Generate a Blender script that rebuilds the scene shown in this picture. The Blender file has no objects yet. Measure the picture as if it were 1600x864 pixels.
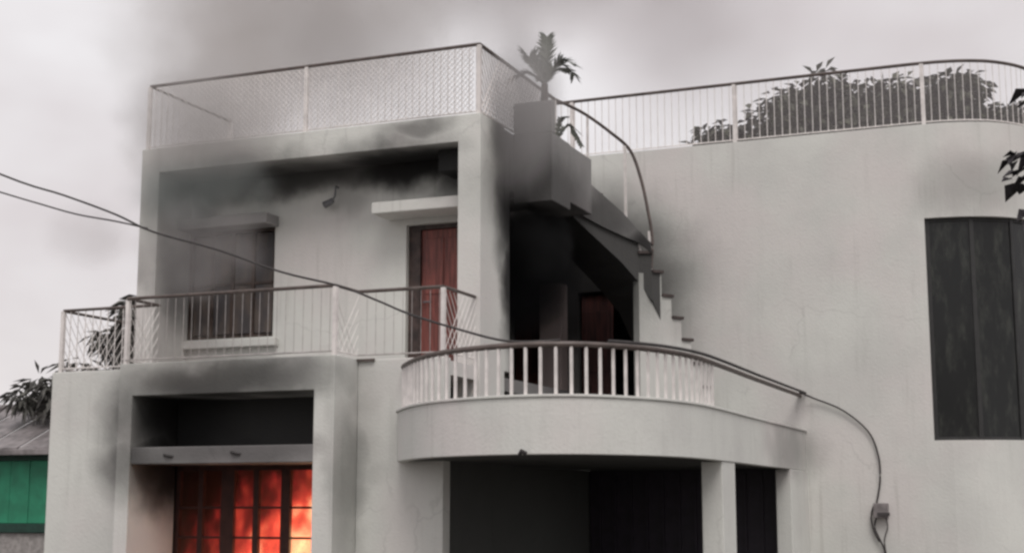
import bpy, bmesh, math, random
from mathutils import Vector, Matrix
R = math.radians
random.seed(7)
sc = bpy.context.scene
COL = sc.collection

# ------------------------------------------------------------------ camera
cd = bpy.data.cameras.new('camera'); cam = bpy.data.objects.new('camera', cd); COL.objects.link(cam)
cam.location = (0, 0, 2.2)
cam.rotation_euler = (R(90 + 9.025), 0, R(22.172))
cd.sensor_width = 36; cd.sensor_fit = 'HORIZONTAL'; cd.lens = 50.71
cd.clip_start = 0.1; cd.clip_end = 3000
sc.camera = cam

# ------------------------------------------------------------------ render settings, world, sun
sc.view_settings.view_transform = 'Standard'; sc.view_settings.look = 'None'
sc.view_settings.exposure = 0.16; sc.view_settings.gamma = 1
sc.render.engine = 'CYCLES'
cy = sc.cycles
cy.filter_width = 2.7
cy.volume_bounces = 1; cy.volume_step_rate = 2.0; cy.volume_max_steps = 128
cy.max_bounces = 8; cy.transparent_max_bounces = 16
SUN_EL, SUN_AZ = R(52), R(150)
w = bpy.data.worlds.new('World'); sc.world = w; w.use_nodes = True
nt = w.node_tree; N = nt.nodes; L = nt.links; N.clear()
out = N.new('ShaderNodeOutputWorld'); mixs = N.new('ShaderNodeMixShader')
sky = N.new('ShaderNodeTexSky'); sky.sky_type = 'NISHITA'; sky.sun_disc = False
sky.sun_elevation = SUN_EL; sky.sun_rotation = SUN_AZ; sky.dust_density = 4
b1 = N.new('ShaderNodeBackground'); b1.inputs['Strength'].default_value = 0.1
L.new(sky.outputs[0], b1.inputs[0])
b2 = N.new('ShaderNodeBackground'); b2.inputs['Strength'].default_value = 0.92      # overcast cloud deck
tc = N.new('ShaderNodeTexCoord')
mp = N.new('ShaderNodeMapping'); mp.inputs['Scale'].default_value = (1.4, 1.4, 2.6); mp.inputs['Location'].default_value = (3.1, 0.4, 1.2)
nz = N.new('ShaderNodeTexNoise'); nz.inputs['Scale'].default_value = 2.6; nz.inputs['Detail'].default_value = 4; nz.inputs['Roughness'].default_value = .5
L.new(tc.outputs['Generated'], mp.inputs[0]); L.new(mp.outputs[0], nz.inputs['Vector'])
cr = N.new('ShaderNodeValToRGB')
cr.color_ramp.elements[0].position = .32; cr.color_ramp.elements[0].color = (.75, .69, .69, 1)
cr.color_ramp.elements[1].position = .66; cr.color_ramp.elements[1].color = (.96, .935, .94, 1)
L.new(nz.outputs['Fac'], cr.inputs[0]); L.new(cr.outputs[0], b2.inputs[0])
mixs.inputs[0].default_value = .9
L.new(b1.outputs[0], mixs.inputs[1]); L.new(b2.outputs[0], mixs.inputs[2]); L.new(mixs.outputs[0], out.inputs[0])
ld = bpy.data.lights.new('sun', 'SUN'); ld.energy = 1.2; ld.angle = R(28); ld.color = (1, .96, .92)
sun = bpy.data.objects.new('sun', ld); COL.objects.link(sun)
sd = Vector((math.sin(SUN_AZ) * math.cos(SUN_EL), math.cos(SUN_AZ) * math.cos(SUN_EL), math.sin(SUN_EL)))
sun.rotation_euler = sd.to_track_quat('Z', 'Y').to_euler(); sun.location = (0, 0, 40)

# ------------------------------------------------------------------ materials
def newmat(name):
    m = bpy.data.materials.new(name); m.use_nodes = True
    return m, m.node_tree.nodes, m.node_tree.links, m.node_tree.nodes['Principled BSDF']
def noise(N, L, vec, scale, detail=4, rough=.55):
    n = N.new('ShaderNodeTexNoise'); n.inputs['Scale'].default_value = scale
    n.inputs['Detail'].default_value = detail; n.inputs['Roughness'].default_value = rough
    L.new(vec, n.inputs['Vector']); return n.outputs['Fac']
def maprange(N, L, v, a, b, c, d, smooth=True):
    m = N.new('ShaderNodeMapRange'); m.interpolation_type = 'SMOOTHSTEP' if smooth else 'LINEAR'
    L.new(v, m.inputs['Value'])
    for k, x in zip(('From Min', 'From Max', 'To Min', 'To Max'), (a, b, c, d)): m.inputs[k].default_value = x
    return m.outputs['Result']
def mth(N, L, op, a, b=None):
    m = N.new('ShaderNodeMath'); m.operation = op
    for i, x in enumerate((a, b)):
        if x is None: continue
        if isinstance(x, (int, float)): m.inputs[i].default_value = x
        else: L.new(x, m.inputs[i])
    return m.outputs[0]
def mixc(N, L, f, a, b):
    m = N.new('ShaderNodeMix'); m.data_type = 'RGBA'
    if isinstance(f, (int, float)): m.inputs['Factor'].default_value = f
    else: L.new(f, m.inputs['Factor'])
    for s, x in ((m.inputs[6], a), (m.inputs[7], b)):
        if isinstance(x, tuple): s.default_value = (*x, 1)
        else: L.new(x, s)
    return m.outputs[2]
def mapping(N, L, vec, scale, loc=(0, 0, 0)):
    m = N.new('ShaderNodeMapping'); m.inputs['Scale'].default_value = scale; m.inputs['Location'].default_value = loc
    L.new(vec, m.inputs[0]); return m.outputs[0]

# soot left by the fire, and side-face shading painted with it: centre, radii, strength (metres in the place)
SOOT_SHADE = [
    ((-7.9, 16.2, 6.98), (.5, .5, .2), .45),
    ((-8.3, 16.9, 6.72), (1.5, .8, .36), 1.0),
    ((-10.4, 16.9, 6.74), (2.8, .8, .34), .72),
    ((-11.9, 16.9, 6.3), (.5, .9, .9), .5),
    ((-7.75, 16.9, 6.5), (.45, .5, .4), .7),
    ((-7.03, 17.28, 6.15), (.35, .75, 1.05), 1.0),
    ((-7.03, 17.25, 5.2), (.3, .38, 1.3), .95),
    ((-7.03, 17.0, 6.9), (.3, .5, .5), .7),
    ((-6.8, 17.6, 6.2), (1.0, 1.5, .75), .55),
    ((-9.75, 14.7, 3.66), (1.75, .8, .36), .72),
    ((-11.0, 15.75, 3.35), (.9, 1.45, .8), .97),
    ((-11.0, 15.65, 2.7), (.9, 1.3, .62), .97),
    ((-9.7, 15.6, 2.6), (1.8, .6, .35), .8),
    ((-11.87, 16.75, 5.35), (.7, .65, .8), .62),
    ((-11.78, 15.25, 3.2), (.12, .3, .5), .22),
    ((-11.25, 14.7, 3.5), (.25, .3, .4), .13),
    ((-8.2, 15.2, 3.0), (.3, .5, .9), .12),  # shading of the receding side face, painted over its soot
    ((-9.6, 14.7, 2.85), (1.6, .6, .25), .35),
    ((-8.2, 15.2, 2.6), (.2, .7, 1.1), .3),  # same side face lower down, shading painted in with the soot
    ((-7.6, 20.9, 5.6), (2.0, 2.3, 1.5), 1.0),
    ((-6.6, 19.5, 6.3), (.9, .9, .45), .55),
    ((-6.15, 19.95, 5.9), (.3, .4, .35), .85),
    ((-8.0, 21.0, 4.2), (1.6, 1.5, 1.5), .6),
    ((-6.4, 20.5, 6.3), (.6, .8, .6), .4),
    ((-1.5, 21.2, 6.75), (.8, .8, .6), .25),
    ((-4.0, 20.0, 2.95), (.4, 1.6, .45), .28),
    ((-9.3, 17.0, 6.35), (.35, .4, .3), .2),
]
def plaster(name, base, soot=True, dark=0.0, rough=.85):
    m, N, L, B = newmat(name)
    g = N.new('ShaderNodeNewGeometry').outputs['Position']
    n1 = noise(N, L, g, .9, 5); n2 = noise(N, L, mapping(N, L, g, (5.5, 5.5, .55)), 1.0, 5, .6)
    n3 = noise(N, L, g, 14, 6, .7)
    c = mixc(N, L, maprange(N, L, n1, .3, .7, 0, 1), tuple(x * .90 for x in base), tuple(x * 1.04 for x in (base[0] * .99, base[1], base[2] * .99)))
    pk = noise(N, L, mapping(N, L, g, (1, 1, 1), (7, 3, 5)), .55, 3)
    c = mixc(N, L, maprange(N, L, pk, .45, .7, 0, .55), c, (base[0] * 1.03, base[1] * .94, base[2] * .97))
    c = mixc(N, L, maprange(N, L, n2, .54, .80, 0, .26), c, (base[0] * .55, base[1] * .56, base[2] * .54))
    c = mixc(N, L, maprange(N, L, n3, .5, .8, 0, .18), c, tuple(x * .6 for x in base))
    dr = noise(N, L, mapping(N, L, g, (13, 13, .5), (3, 8, 2)), 1.0, 3, .5); ms = noise(N, L, g, .7, 2)
    c = mixc(N, L, mth(N, L, 'MULTIPLY', maprange(N, L, dr, .58, .72, 0, .24), maprange(N, L, ms, .48, .62, 0, 1)), c, (base[0] * .5, base[1] * .49, base[2] * .46))
    vo = N.new('ShaderNodeTexVoronoi'); vo.feature = 'DISTANCE_TO_EDGE'; vo.inputs['Scale'].default_value = .55; vo.inputs['Randomness'].default_value = 1
    wv = N.new('ShaderNodeTexNoise'); wv.inputs['Scale'].default_value = 2.5; wv.inputs['Detail'].default_value = 6; L.new(g, wv.inputs['Vector'])
    wa = N.new('ShaderNodeVectorMath'); wa.operation = 'MULTIPLY_ADD'; L.new(wv.outputs['Color'], wa.inputs[0]); wa.inputs[1].default_value = (.5, .5, .5); L.new(g, wa.inputs[2]); L.new(wa.outputs[0], vo.inputs['Vector'])
    c = mixc(N, L, mth(N, L, 'MULTIPLY', maprange(N, L, vo.outputs['Distance'], .009, .003, 0, .16), maprange(N, L, n1, .5, .6, 0, 1)), c, tuple(x * .35 for x in base))
    if soot:
        wn = N.new('ShaderNodeTexNoise'); wn.inputs['Scale'].default_value = 1.6; wn.inputs['Detail'].default_value = 4
        L.new(g, wn.inputs['Vector'])
        vs = N.new('ShaderNodeVectorMath'); vs.operation = 'SUBTRACT'; L.new(wn.outputs['Color'], vs.inputs[0]); vs.inputs[1].default_value = (.5, .5, .5)
        vm = N.new('ShaderNodeVectorMath'); vm.operation = 'SCALE'; L.new(vs.outputs[0], vm.inputs[0]); vm.inputs['Scale'].default_value = .55
        va = N.new('ShaderNodeVectorMath'); va.operation = 'ADD'; L.new(g, va.inputs[0]); L.new(vm.outputs[0], va.inputs[1])
        acc = None
        for ctr, rad, st in SOOT_SHADE:
            s = N.new('ShaderNodeVectorMath'); s.operation = 'SUBTRACT'; L.new(va.outputs[0], s.inputs[0]); s.inputs[1].default_value = ctr
            d = N.new('ShaderNodeVectorMath'); d.operation = 'DIVIDE'; L.new(s.outputs[0], d.inputs[0]); d.inputs[1].default_value = rad
            l = N.new('ShaderNodeVectorMath'); l.operation = 'LENGTH'; L.new(d.outputs[0], l.inputs[0])
            v = maprange(N, L, l.outputs['Value'], 1.35, .25, 0, st)
            acc = v if acc is None else mth(N, L, 'MAXIMUM', acc, v)
        acc = mth(N, L, 'SUBTRACT', 1.0, mth(N, L, 'POWER', mth(N, L, 'SUBTRACT', 1.0, acc), 1.7))   # soot covers quickly, then thins out at its rim
        c = mixc(N, L, acc, c, (.012, .011, .011))
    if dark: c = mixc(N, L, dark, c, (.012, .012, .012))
    L.new(c, B.inputs['Base Color']); B.inputs['Roughness'].default_value = rough
    bp = N.new('ShaderNodeBump'); bp.inputs['Strength'].default_value = .25; bp.inputs['Distance'].default_value = .02
    h = mth(N, L, 'ADD', noise(N, L, g, 30, 5), mth(N, L, 'MULTIPLY', n1, 1.5)); L.new(h, bp.inputs['Height']); L.new(bp.outputs[0], B.inputs['Normal'])
    return m
def simple(name, base, rough=.6, metal=0, var=.25, scale=8, stretch=(1, 1, 1)):
    m, N, L, B = newmat(name)
    g = N.new('ShaderNodeNewGeometry').outputs['Position']
    n = noise(N, L, mapping(N, L, g, stretch), scale, 5)
    L.new(mixc(N, L, maprange(N, L, n, .3, .7, 0, 1), tuple(x * (1 - var) for x in base), tuple(x * (1 + var) for x in base)), B.inputs['Base Color'])
    B.inputs['Roughness'].default_value = rough; B.inputs['Metallic'].default_value = metal
    return m
M = dict(
    plaster=plaster('white_plaster', (.655, .655, .625)),
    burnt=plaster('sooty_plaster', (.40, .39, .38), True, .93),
    stained=plaster('smoke_stained_plaster', (.40, .39, .385), True, .35),
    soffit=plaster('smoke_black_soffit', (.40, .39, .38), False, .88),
    carport_shade=plaster('shade_painted_carport_plaster', (.30, .31, .29), False, .82),  # the carport's shade is mixed into this plaster colour
    rail=simple('brown_rail_paint', (.10, .078, .070), .5),
    white=simple('white_metal_paint', (.72, .68, .66), .45, var=.12),
    wood=simple('red_brown_door_wood', (.17, .045, .035), .5, var=.45, scale=5, stretch=(6, 6, .5)),
    dwood=simple('charred_frame_wood', (.05, .032, .028), .6, var=.5),
    smokedframe=simple('smoked_brown_window_wood', (.05, .033, .026), .6, var=.4),
    char=simple('charred_glow_tinted_bars', (.05, .018, .014), .8),  # charred bars, the fire's red glow tinted into their colour
    thin=simple('thin_grey_rail_wire', (.40, .37, .36), .5),
    pale=simple('pale_rail_paint', (.42, .38, .37), .5, var=.15),
    darkwood=simple('dark_door_wood', (.05, .014, .012), .6, var=.5, scale=5, stretch=(6, 6, .5)),  # darker copy of the door wood, for the porch doors
    wframe=simple('dark_window_metal', (.022, .022, .022), .5),
    column=plaster('smoked_column_plaster', (.42, .36, .34), False, .25),
    brown=simple('brown_window_wood', (.11, .065, .045), .55, var=.4),
    cable=simple('black_cable_rubber', (.045, .04, .04), .7),
    tread=simple('dark_step_stone', (.05, .035, .032), .5),
    green=simple('green_painted_boards', (.02, .21, .115), .6, var=.2, scale=3),
    dgreen=simple('dark_green_trim', (.008, .04, .028), .6),
    tin=simple('weathered_tin', (.22, .20, .20), .5, .3, var=.4, scale=3),
    bark=simple('bark', (.06, .045, .035), .9, var=.4),
    grey=simple('grey_utility_box_paint', (.20, .18, .18), .5),
    plinth=simple('rough_grey_wall', (.30, .28, .27), .9),
    dark=simple('dark_interior', (.012, .011, .013), .8),  # near-black colour paints in the gloom of unlit rooms and carport
    metal=simple('grey_lamp_metal', (.16, .16, .17), .4, .6),
    gate=simple('dark_gate_paint', (.018, .012, .022), .5),
)
def leafmat(name, a, b):
    m, N, L, B = newmat(name)
    g = N.new('ShaderNodeNewGeometry').outputs['Position']
    n = noise(N, L, g, 1.7, 5, .7); n2 = noise(N, L, g, 9, 3)
    f = mth(N, L, 'ADD', mth(N, L, 'MULTIPLY', n, .6), mth(N, L, 'MULTIPLY', n2, .4))
    L.new(mixc(N, L, maprange(N, L, f, .38, .62, 0, 1), a, b), B.inputs['Base Color']); B.inputs['Roughness'].default_value = .6
    return m
M['leaf'] = leafmat('tree_leaves', (.042, .042, .028), (.09, .10, .062))
M['leaf2'] = leafmat('dusty_leaves', (.06, .055, .052), (.13, .13, .115))
M['leaf3'] = leafmat('purple_dark_leaves', (.012, .010, .014), (.04, .035, .04))
M['frond'] = leafmat('palm_frond', (.17, .18, .16), (.24, .25, .22))  # pale grey puts the veil of smoke into the leaf colour
# glass
m, N_, L_, B_ = newmat('dark_window_glass')
g_ = N_.new('ShaderNodeNewGeometry').outputs['Position']
n_ = noise(N_, L_, mapping(N_, L_, g_, (4, 4, 1.1), (2, 1, 4)), 1.6, 6, .68)
L_.new(mixc(N_, L_, maprange(N_, L_, n_, .45, .75, 0, 1), (.012, .013, .013), (.05, .053, .046)), B_.inputs['Base Color'])  # streaky noise paints mottled reflections into the glass colour
B_.inputs['Roughness'].default_value = .14; B_.inputs['IOR'].default_value = 1.5; B_.inputs['Specular IOR Level'].default_value = .3
M['glass'] = m
m, N_, L_, B_ = newmat('smoked_window_glass')
g_ = N_.new('ShaderNodeNewGeometry').outputs['Position']
L_.new(mixc(N_, L_, maprange(N_, L_, noise(N_, L_, mapping(N_, L_, g_, (3, 3, 1)), 1.5, 4), .35, .7, 0, 1), (.05, .045, .047), (.11, .085, .07)), B_.inputs['Base Color'])
B_.inputs['Roughness'].default_value = .5
M['smokedglass'] = m
m, N_, L_, B_ = newmat('sooty_clear_glass')
B_.inputs['Base Color'].default_value = (.75, .6, .55, 1); B_.inputs['Roughness'].default_value = .35
B_.inputs['Transmission Weight'].default_value = .95; B_.inputs['IOR'].default_value = 1.05
M['fglass'] = m
# ground
m, N_, L_, B_ = newmat('dusty_ground')
g_ = N_.new('ShaderNodeNewGeometry').outputs['Position']
L_.new(mixc(N_, L_, maprange(N_, L_, noise(N_, L_, g_, .25, 6), .35, .65, 0, 1), (.07, .065, .055), (.12, .11, .10)), B_.inputs['Base Color']); B_.inputs['Roughness'].default_value = .95
M['ground'] = m

# ------------------------------------------------------------------ helpers
def thing(name, label, cat, loc=(0, 0, 0), group=None):
    o = bpy.data.objects.new(name, None); COL.objects.link(o); o.location = loc; o.empty_display_size = .3
    o['label'] = label; o['category'] = cat
    if group: o['group'] = group
    return o
def attach(o, parent):
    if parent is None: return
    o.parent = parent
    if parent.parent is None:
        o.matrix_parent_inverse = Matrix.Translation(-Vector(parent.location)) if parent.type == 'EMPTY' else parent.matrix_basis.inverted()
    else:
        o.matrix_parent_inverse = Matrix.Identity(4) if not parent.get('_l') else Matrix.Translation(-Vector(parent.location))
class MB:
    def __init__(s): s.v = []; s.f = []
    def quad(s, *p):
        n = len(s.v); s.v += [tuple(q) for q in p]; s.f.append(tuple(range(n, n + len(p))))
    def box(s, x0, x1, y0, y1, z0, z1):
        n = len(s.v)
        s.v += [(x0,y0,z0),(x1,y0,z0),(x1,y1,z0),(x0,y1,z0),(x0,y0,z1),(x1,y0,z1),(x1,y1,z1),(x0,y1,z1)]
        s.f += [tuple(n + i for i in q) for q in ((0,3,2,1),(4,5,6,7),(0,1,5,4),(1,2,6,5),(2,3,7,6),(3,0,4,7))]
        return s
    def prism(s, poly, z0, z1):
        n = len(s.v); k = len(poly)
        z0s = z0 if isinstance(z0, (list, tuple)) else [z0] * k; z1s = z1 if isinstance(z1, (list, tuple)) else [z1] * k
        s.v += [(p[0], p[1], z) for p, z in zip(poly, z0s)] + [(p[0], p[1], z) for p, z in zip(poly, z1s)]
        s.f.append(tuple(n + i for i in range(k))[::-1]); s.f.append(tuple(n + k + i for i in range(k)))
        for i in range(k):
            j = (i + 1) % k; s.f.append((n + i, n + j, n + k + j, n + k + i))
        return s
    def tube(s, pts, r, seg=8, r2=None):
        pts = [Vector(p) for p in pts]; n = len(s.v); m = len(pts)
        for i, p in enumerate(pts):
            t = (pts[min(i + 1, m - 1)] - pts[max(i - 1, 0)]).normalized()
            a = t.cross(Vector((0, 0, 1)));
            if a.length < .05: a = t.cross(Vector((1, 0, 0)))
            a.normalize(); b = t.cross(a); rr = r if r2 is None else r + (r2 - r) * i / (m - 1)
            for k in range(seg):
                q = p + (a * math.cos(2 * math.pi * k / seg) + b * math.sin(2 * math.pi * k / seg)) * rr
                s.v.append(tuple(q))
        for i in range(m - 1):
            for k in range(seg):
                k2 = (k + 1) % seg
                s.f.append((n + i * seg + k, n + i * seg + k2, n + (i + 1) * seg + k2, n + (i + 1) * seg + k))
        s.f.append(tuple(n + k for k in range(seg))[::-1]); s.f.append(tuple(n + (m - 1) * seg + k for k in range(seg)))
        return s
    def build(s, name, mat, parent=None, bevel=0, smooth=False, **props):
        me = bpy.data.meshes.new(name); me.from_pydata(s.v, [], s.f)
        bm = bmesh.new(); bm.from_mesh(me); bmesh.ops.remove_doubles(bm, verts=bm.verts, dist=1e-5)
        bmesh.ops.recalc_face_normals(bm, faces=bm.faces); bm.to_mesh(me); bm.free()
        me.materials.append(M[mat] if isinstance(mat, str) else mat)
        if smooth:
            for p in me.polygons: p.use_smooth = True
        o = bpy.data.objects.new(name, me); COL.objects.link(o); attach(o, parent)
        if bevel:
            b = o.modifiers.new('bevel', 'BEVEL'); b.width = bevel; b.segments = 2; b.limit_method = 'ANGLE'
        for k, v in props.items(): o[k] = v
        return o
def box(name, mat, parent, *d, bevel=.012, **k): return MB().box(*d).build(name, mat, parent, bevel, **k)
def catmull(pts, n=6):
    P = [Vector(p) for p in pts]; out = []
    for i in range(len(P) - 1):
        a = P[max(i - 1, 0)]; b = P[i]; c = P[i + 1]; d = P[min(i + 2, len(P) - 1)]
        for k in range(n):
            t = k / n
            out.append(.5 * ((2 * b) + (c - a) * t + (2 * a - 5 * b + 4 * c - d) * t * t + (3 * b - a - 3 * c + d) * t ** 3))
    out.append(P[-1]); return out
def walk(path, step, start=0.0):
    """points at even spacing along a polyline, with tangents"""
    P = [Vector(p) for p in path]; res = []; acc = 0; nxt = start
    for a, b in zip(P, P[1:]):
        l = (b - a).length
        while nxt <= acc + l + 1e-9:
            res.append((a + (b - a) * ((nxt - acc) / l), (b - a).normalized())); nxt += step
        acc += l
    return res
def offset(path, d):
    """offset a plan polyline to its left by d"""
    P = [Vector(p[:2]) for p in path]; out = []
    for i, p in enumerate(P):
        t = (P[min(i + 1, len(P) - 1)] - P[max(i - 1, 0)]).normalized(); out.append(Vector((p.x - t.y * d, p.y + t.x * d)))
    return out
def strip_wall(path, thick, z0, z1):
    b = MB(); A = [Vector(p[:2]) for p in path]; B = offset(path, thick)
    for i in range(len(A) - 1):
        a, c, d, e = A[i], A[i + 1], B[i + 1], B[i]
        b.quad((*a, z0), (*c, z0), (*c, z1), (*a, z1)); b.quad((*d, z0), (*e, z0), (*e, z1), (*d, z1))
        b.quad((*a, z1), (*c, z1), (*d, z1), (*e, z1)); b.quad((*a, z0), (*e, z0), (*d, z0), (*c, z0))
    for i, r in ((0, 1), (-1, 0)):
        b.quad((*A[i], z0), (*A[i], z1), (*B[i], z1), (*B[i], z0))
    return b
def holed(path, thick, z0, z1, holes):
    """wall along a plan path (list of 2D points) with rectangular openings (u0,u1,z0,z1) measured along the path"""
    P = [Vector(p[:2]) for p in path]; Q = offset(path, thick); s = [0]
    for a, b in zip(P, P[1:]): s.append(s[-1] + (b - a).length)
    us = sorted(set([round(x, 4) for x in s] + [round(h[i], 4) for h in holes for i in (0, 1)]))
    zs = sorted(set([z0, z1] + [h[i] for h in holes for i in (2, 3)]))
    def pt(u, side):
        for i in range(len(s) - 1):
            if u <= s[i + 1] + 1e-4:
                t = (u - s[i]) / (s[i + 1] - s[i]); A = P if side == 0 else Q; return A[i].lerp(A[i + 1], t)
        return (P if side == 0 else Q)[-1]
    def solid(i, k):
        if not (0 <= i < len(us) - 1 and 0 <= k < len(zs) - 1): return False
        u = (us[i] + us[i + 1]) / 2; z = (zs[k] + zs[k + 1]) / 2
        return not any(h[0] < u < h[1] and h[2] < z < h[3] for h in holes)
    b = MB()
    for i in range(len(us) - 1):
        for k in range(len(zs) - 1):
            if not solid(i, k): continue
            a, c, d, e = pt(us[i], 0), pt(us[i + 1], 0), pt(us[i + 1], 1), pt(us[i], 1); l, h = zs[k], zs[k + 1]
            b.quad((*a, l), (*c, l), (*c, h), (*a, h)); b.quad((*d, l), (*e, l), (*e, h), (*d, h))
            if not solid(i - 1, k): b.quad((*a, l), (*a, h), (*e, h), (*e, l))
            if not solid(i + 1, k): b.quad((*c, l), (*d, l), (*d, h), (*c, h))
            if not solid(i, k - 1): b.quad((*a, l), (*e, l), (*d, l), (*c, l))
            if not solid(i, k + 1): b.quad((*a, h), (*c, h), (*d, h), (*e, h))
    return b

# ------------------------------------------------------------------ ground
g = MB(); g.quad((-600, -300, 0), (600, -300, 0), (600, 900, 0), (-600, 900, 0)); g.build('ground', 'ground', kind='structure')

# ------------------------------------------------------------------ the house
house = thing('house', 'white plastered two-storey house on fire, with curved balcony, roof terraces and soot-blackened openings', 'house', (-8, 18, 0))
H = house
# --- ground floor, left
box('wall', 'plaster', H, -12.74, -11.2, 15.25, 20.6, 0, 3.93)
holed([(-11.2, 14.64), (-8.18, 14.64)], .956, 0, 3.93, [(.2, 2.75, -1, 3.53)]).build('wall', 'plaster', H, .01)
box('floor_slab', 'stained', H, -11.19, -8.19, 15.6, 17.0, 3.66, 3.90, bevel=0)
cn = box('window_canopy', 'stained', H, -10.998, -8.452, 14.66, 15.598, 2.70, 2.905)
box('wall', 'burnt', H, -10.998, -8.452, 15.6, 15.75, 2.702, 3.658, bevel=0)
box('wall', 'plaster', H, -10.998, -8.452, 15.6, 15.75, 0, 1.1, bevel=0)
for x, z in ((-10.45, 2.80), (-9.5, 2.82)):      # rusted hook stubs with drip marks in the canopy face
    b = MB(); b.tube([(x - .06, 14.655, z + .01), (x, 14.63, z), (x + .07, 14.655, z - .015)], .018, 6)
    b.build('hook', 'cable', cn)
# room behind the burning window
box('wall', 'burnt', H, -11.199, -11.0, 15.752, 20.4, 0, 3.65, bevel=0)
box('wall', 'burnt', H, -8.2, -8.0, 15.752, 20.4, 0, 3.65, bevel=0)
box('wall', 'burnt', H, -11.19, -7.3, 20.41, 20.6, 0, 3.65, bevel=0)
# --- ground floor, middle piece and carport side wall
box('wall', 'plaster', H, -8.178, -7.05, 15.2, 15.4, 0, 3.92)
box('wall', 'carport_shade', H, -7.25, -7.052, 15.402, 21.1, 0, 2.711, bevel=0)
box('floor_slab', 'plaster', H, -8.176, -7.06, 15.402, 17.0, 3.72, 3.89, bevel=0)
box('floor_slab', 'stained', H, -12.73, -11.2, 15.3, 16.9, 3.931, 3.94, bevel=0)
# threshold lip under the return rail
box('beam', 'rail', H, -8.175, -7.95, 15.16, 15.198, 3.895, 3.925, bevel=0)
# --- upper floor
holed([(-12.17, 16.2), (-7.03, 16.2)], .797, 3.892, 7.10, [(.3, 4.83, 3, 6.75)]).build('wall', 'plaster', H, .01)
box('pillar', 'plaster', H, -7.34, -7.031, 16.998, 17.18, 3.892, 6.848)
box('side_fin', 'plaster', H, -12.24, -12.172, 16.35, 17.0, 3.92, 7.02)
uw = holed([(-12.17, 17.0), (-7.343, 17.0)], .2, 3.9, 6.84, [(.25, 1.69, 4.50, 6.04), (3.72, 4.62, 3.93, 5.90)]).build('wall', 'plaster', H, 0)
box('wall', 'plaster', H, -12.17, -11.97, 17.2, 20.6, 3.94, 6.84, bevel=0)
box('wall', 'burnt', H, -11.96, -9.6, 20.4, 20.6, 3.94, 6.84, bevel=0)
box('roof_slab', 'stained', H, -12.16, -7.04, 16.998, 19.0, 6.85, 7.08, bevel=0)
box('roof_slab', 'stained', H, -12.16, -7.6, 19.001, 21.0, 6.85, 7.08, bevel=0)
box('floor_slab', 'stained', H, -11.96, -7.4, 17.2, 20.4, 3.72, 3.9, bevel=0)
box('beam', 'burnt', H, -7.75, -7.345, 16.5, 16.996, 6.47, 6.748, bevel=0)
box('beam', 'stained', H, -7.24, -7.03, 17.182, 19.0, 6.30, 6.849)
# porch behind the side wall
box('wall', 'burnt', H, -9.6, -9.4, 17.2, 21.1, 3.0, 6.84, bevel=0)
box('wall', 'burnt', H, -9.39, -7.3, 17.19, 17.36, 2.9, 6.84, bevel=0)
# upper left window
def window(parent, mat, gmat, x0, x1, y, z0, z1, cols, rows, fw=.05, name='window', glass=True):
    f = MB()
    f.box(x0, x0 + fw, y, y + .07, z0, z1).box(x1 - fw, x1, y, y + .07, z0, z1)
    f.box(x0 + fw, x1 - fw, y, y + .07, z0, z0 + fw).box(x0 + fw, x1 - fw, y, y + .07, z1 - fw, z1)
    fr = f.build(name, mat, parent)
    W = (x1 - x0 - 2 * fw); 
    for i in range(1, cols):
        x = x0 + fw + W * i / cols
        box('mullion', mat, fr, x - .025, x + .025, y + .005, y + .065, z0 + fw, z1 - fw, bevel=0)
    zz = [z0 + fw] + [z0 + (z1 - z0) * r for r in rows] + [z1 - fw]
    for z in zz[1:-1]:
        for i in range(cols):
            a = x0 + fw + W * i / cols + .026; b = x0 + fw + W * (i + 1) / cols - .026
            box('glazing_bar', mat, fr, a, b, y + .012, y + .058, z - .018, z + .018, bevel=0)
    if glass:
        for i in range(cols):
            for k in range(len(zz) - 1):
                a = x0 + fw + W * i / cols + .026; b = x0 + fw + W * (i + 1) / cols - .026
                box('pane', gmat, fr, a, b, y + .03, y + .036, zz[k] + .019, zz[k + 1] - .019, bevel=0)
    return fr
window(H, 'smokedframe', 'smokedglass', -11.92, -10.48, 17.06, 4.5, 6.04, 4, (.5,))
box('window_sill', 'plaster', H, -11.868, -10.38, 16.88, 16.998, 4.36, 4.47)
box('window_canopy', 'stained', H, -11.868, -10.42, 16.66, 16.998, 6.02, 6.17)
# door and canopy
box('door_canopy', 'plaster', H, -8.72, -7.342, 16.5, 16.998, 5.98, 6.13)
dr = box('door', 'wood', H, -8.28, -7.56, 17.12, 17.17, 3.93, 5.84)
for a, b in ((-8.21, -7.95), (-7.89, -7.63)):
    for c, d in ((4.05, 4.85), (4.97, 5.72)):
        box('panel', 'wood', dr, a, b, 17.105, 17.12, c, d, bevel=.006)
b = MB(); b.tube([(-8.22, 17.1, 4.86), (-8.22, 17.06, 4.86), (-8.12, 17.06, 4.86)], .012, 6); b.build('handle', 'metal', dr)
f = MB(); f.box(-8.45, -8.28, 17.08, 17.19, 3.93, 5.898).box(-8.28, -7.56, 17.08, 17.19, 5.84, 5.898).build('door_frame', 'dwood', H)
# wall lamp bracket
lm = MB().tube([(-9.50, 17.0, 6.50), (-9.48, 16.90, 6.50), (-9.48, 16.88, 6.36), (-9.52, 16.87, 6.28)], .014, 6).build('wall_lamp', 'metal', H)
s = MB(); n = 10; cx_, cy_, cz_ = -9.55, 16.86, 6.27
s.tube([(cx_ - .08, cy_, cz_ - .03), (cx_, cy_, cz_ + .0), (cx_ + .05, cy_, cz_ + .03)], .05, 10, .035); s.build('lamp_shade', 'metal', lm)
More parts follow.
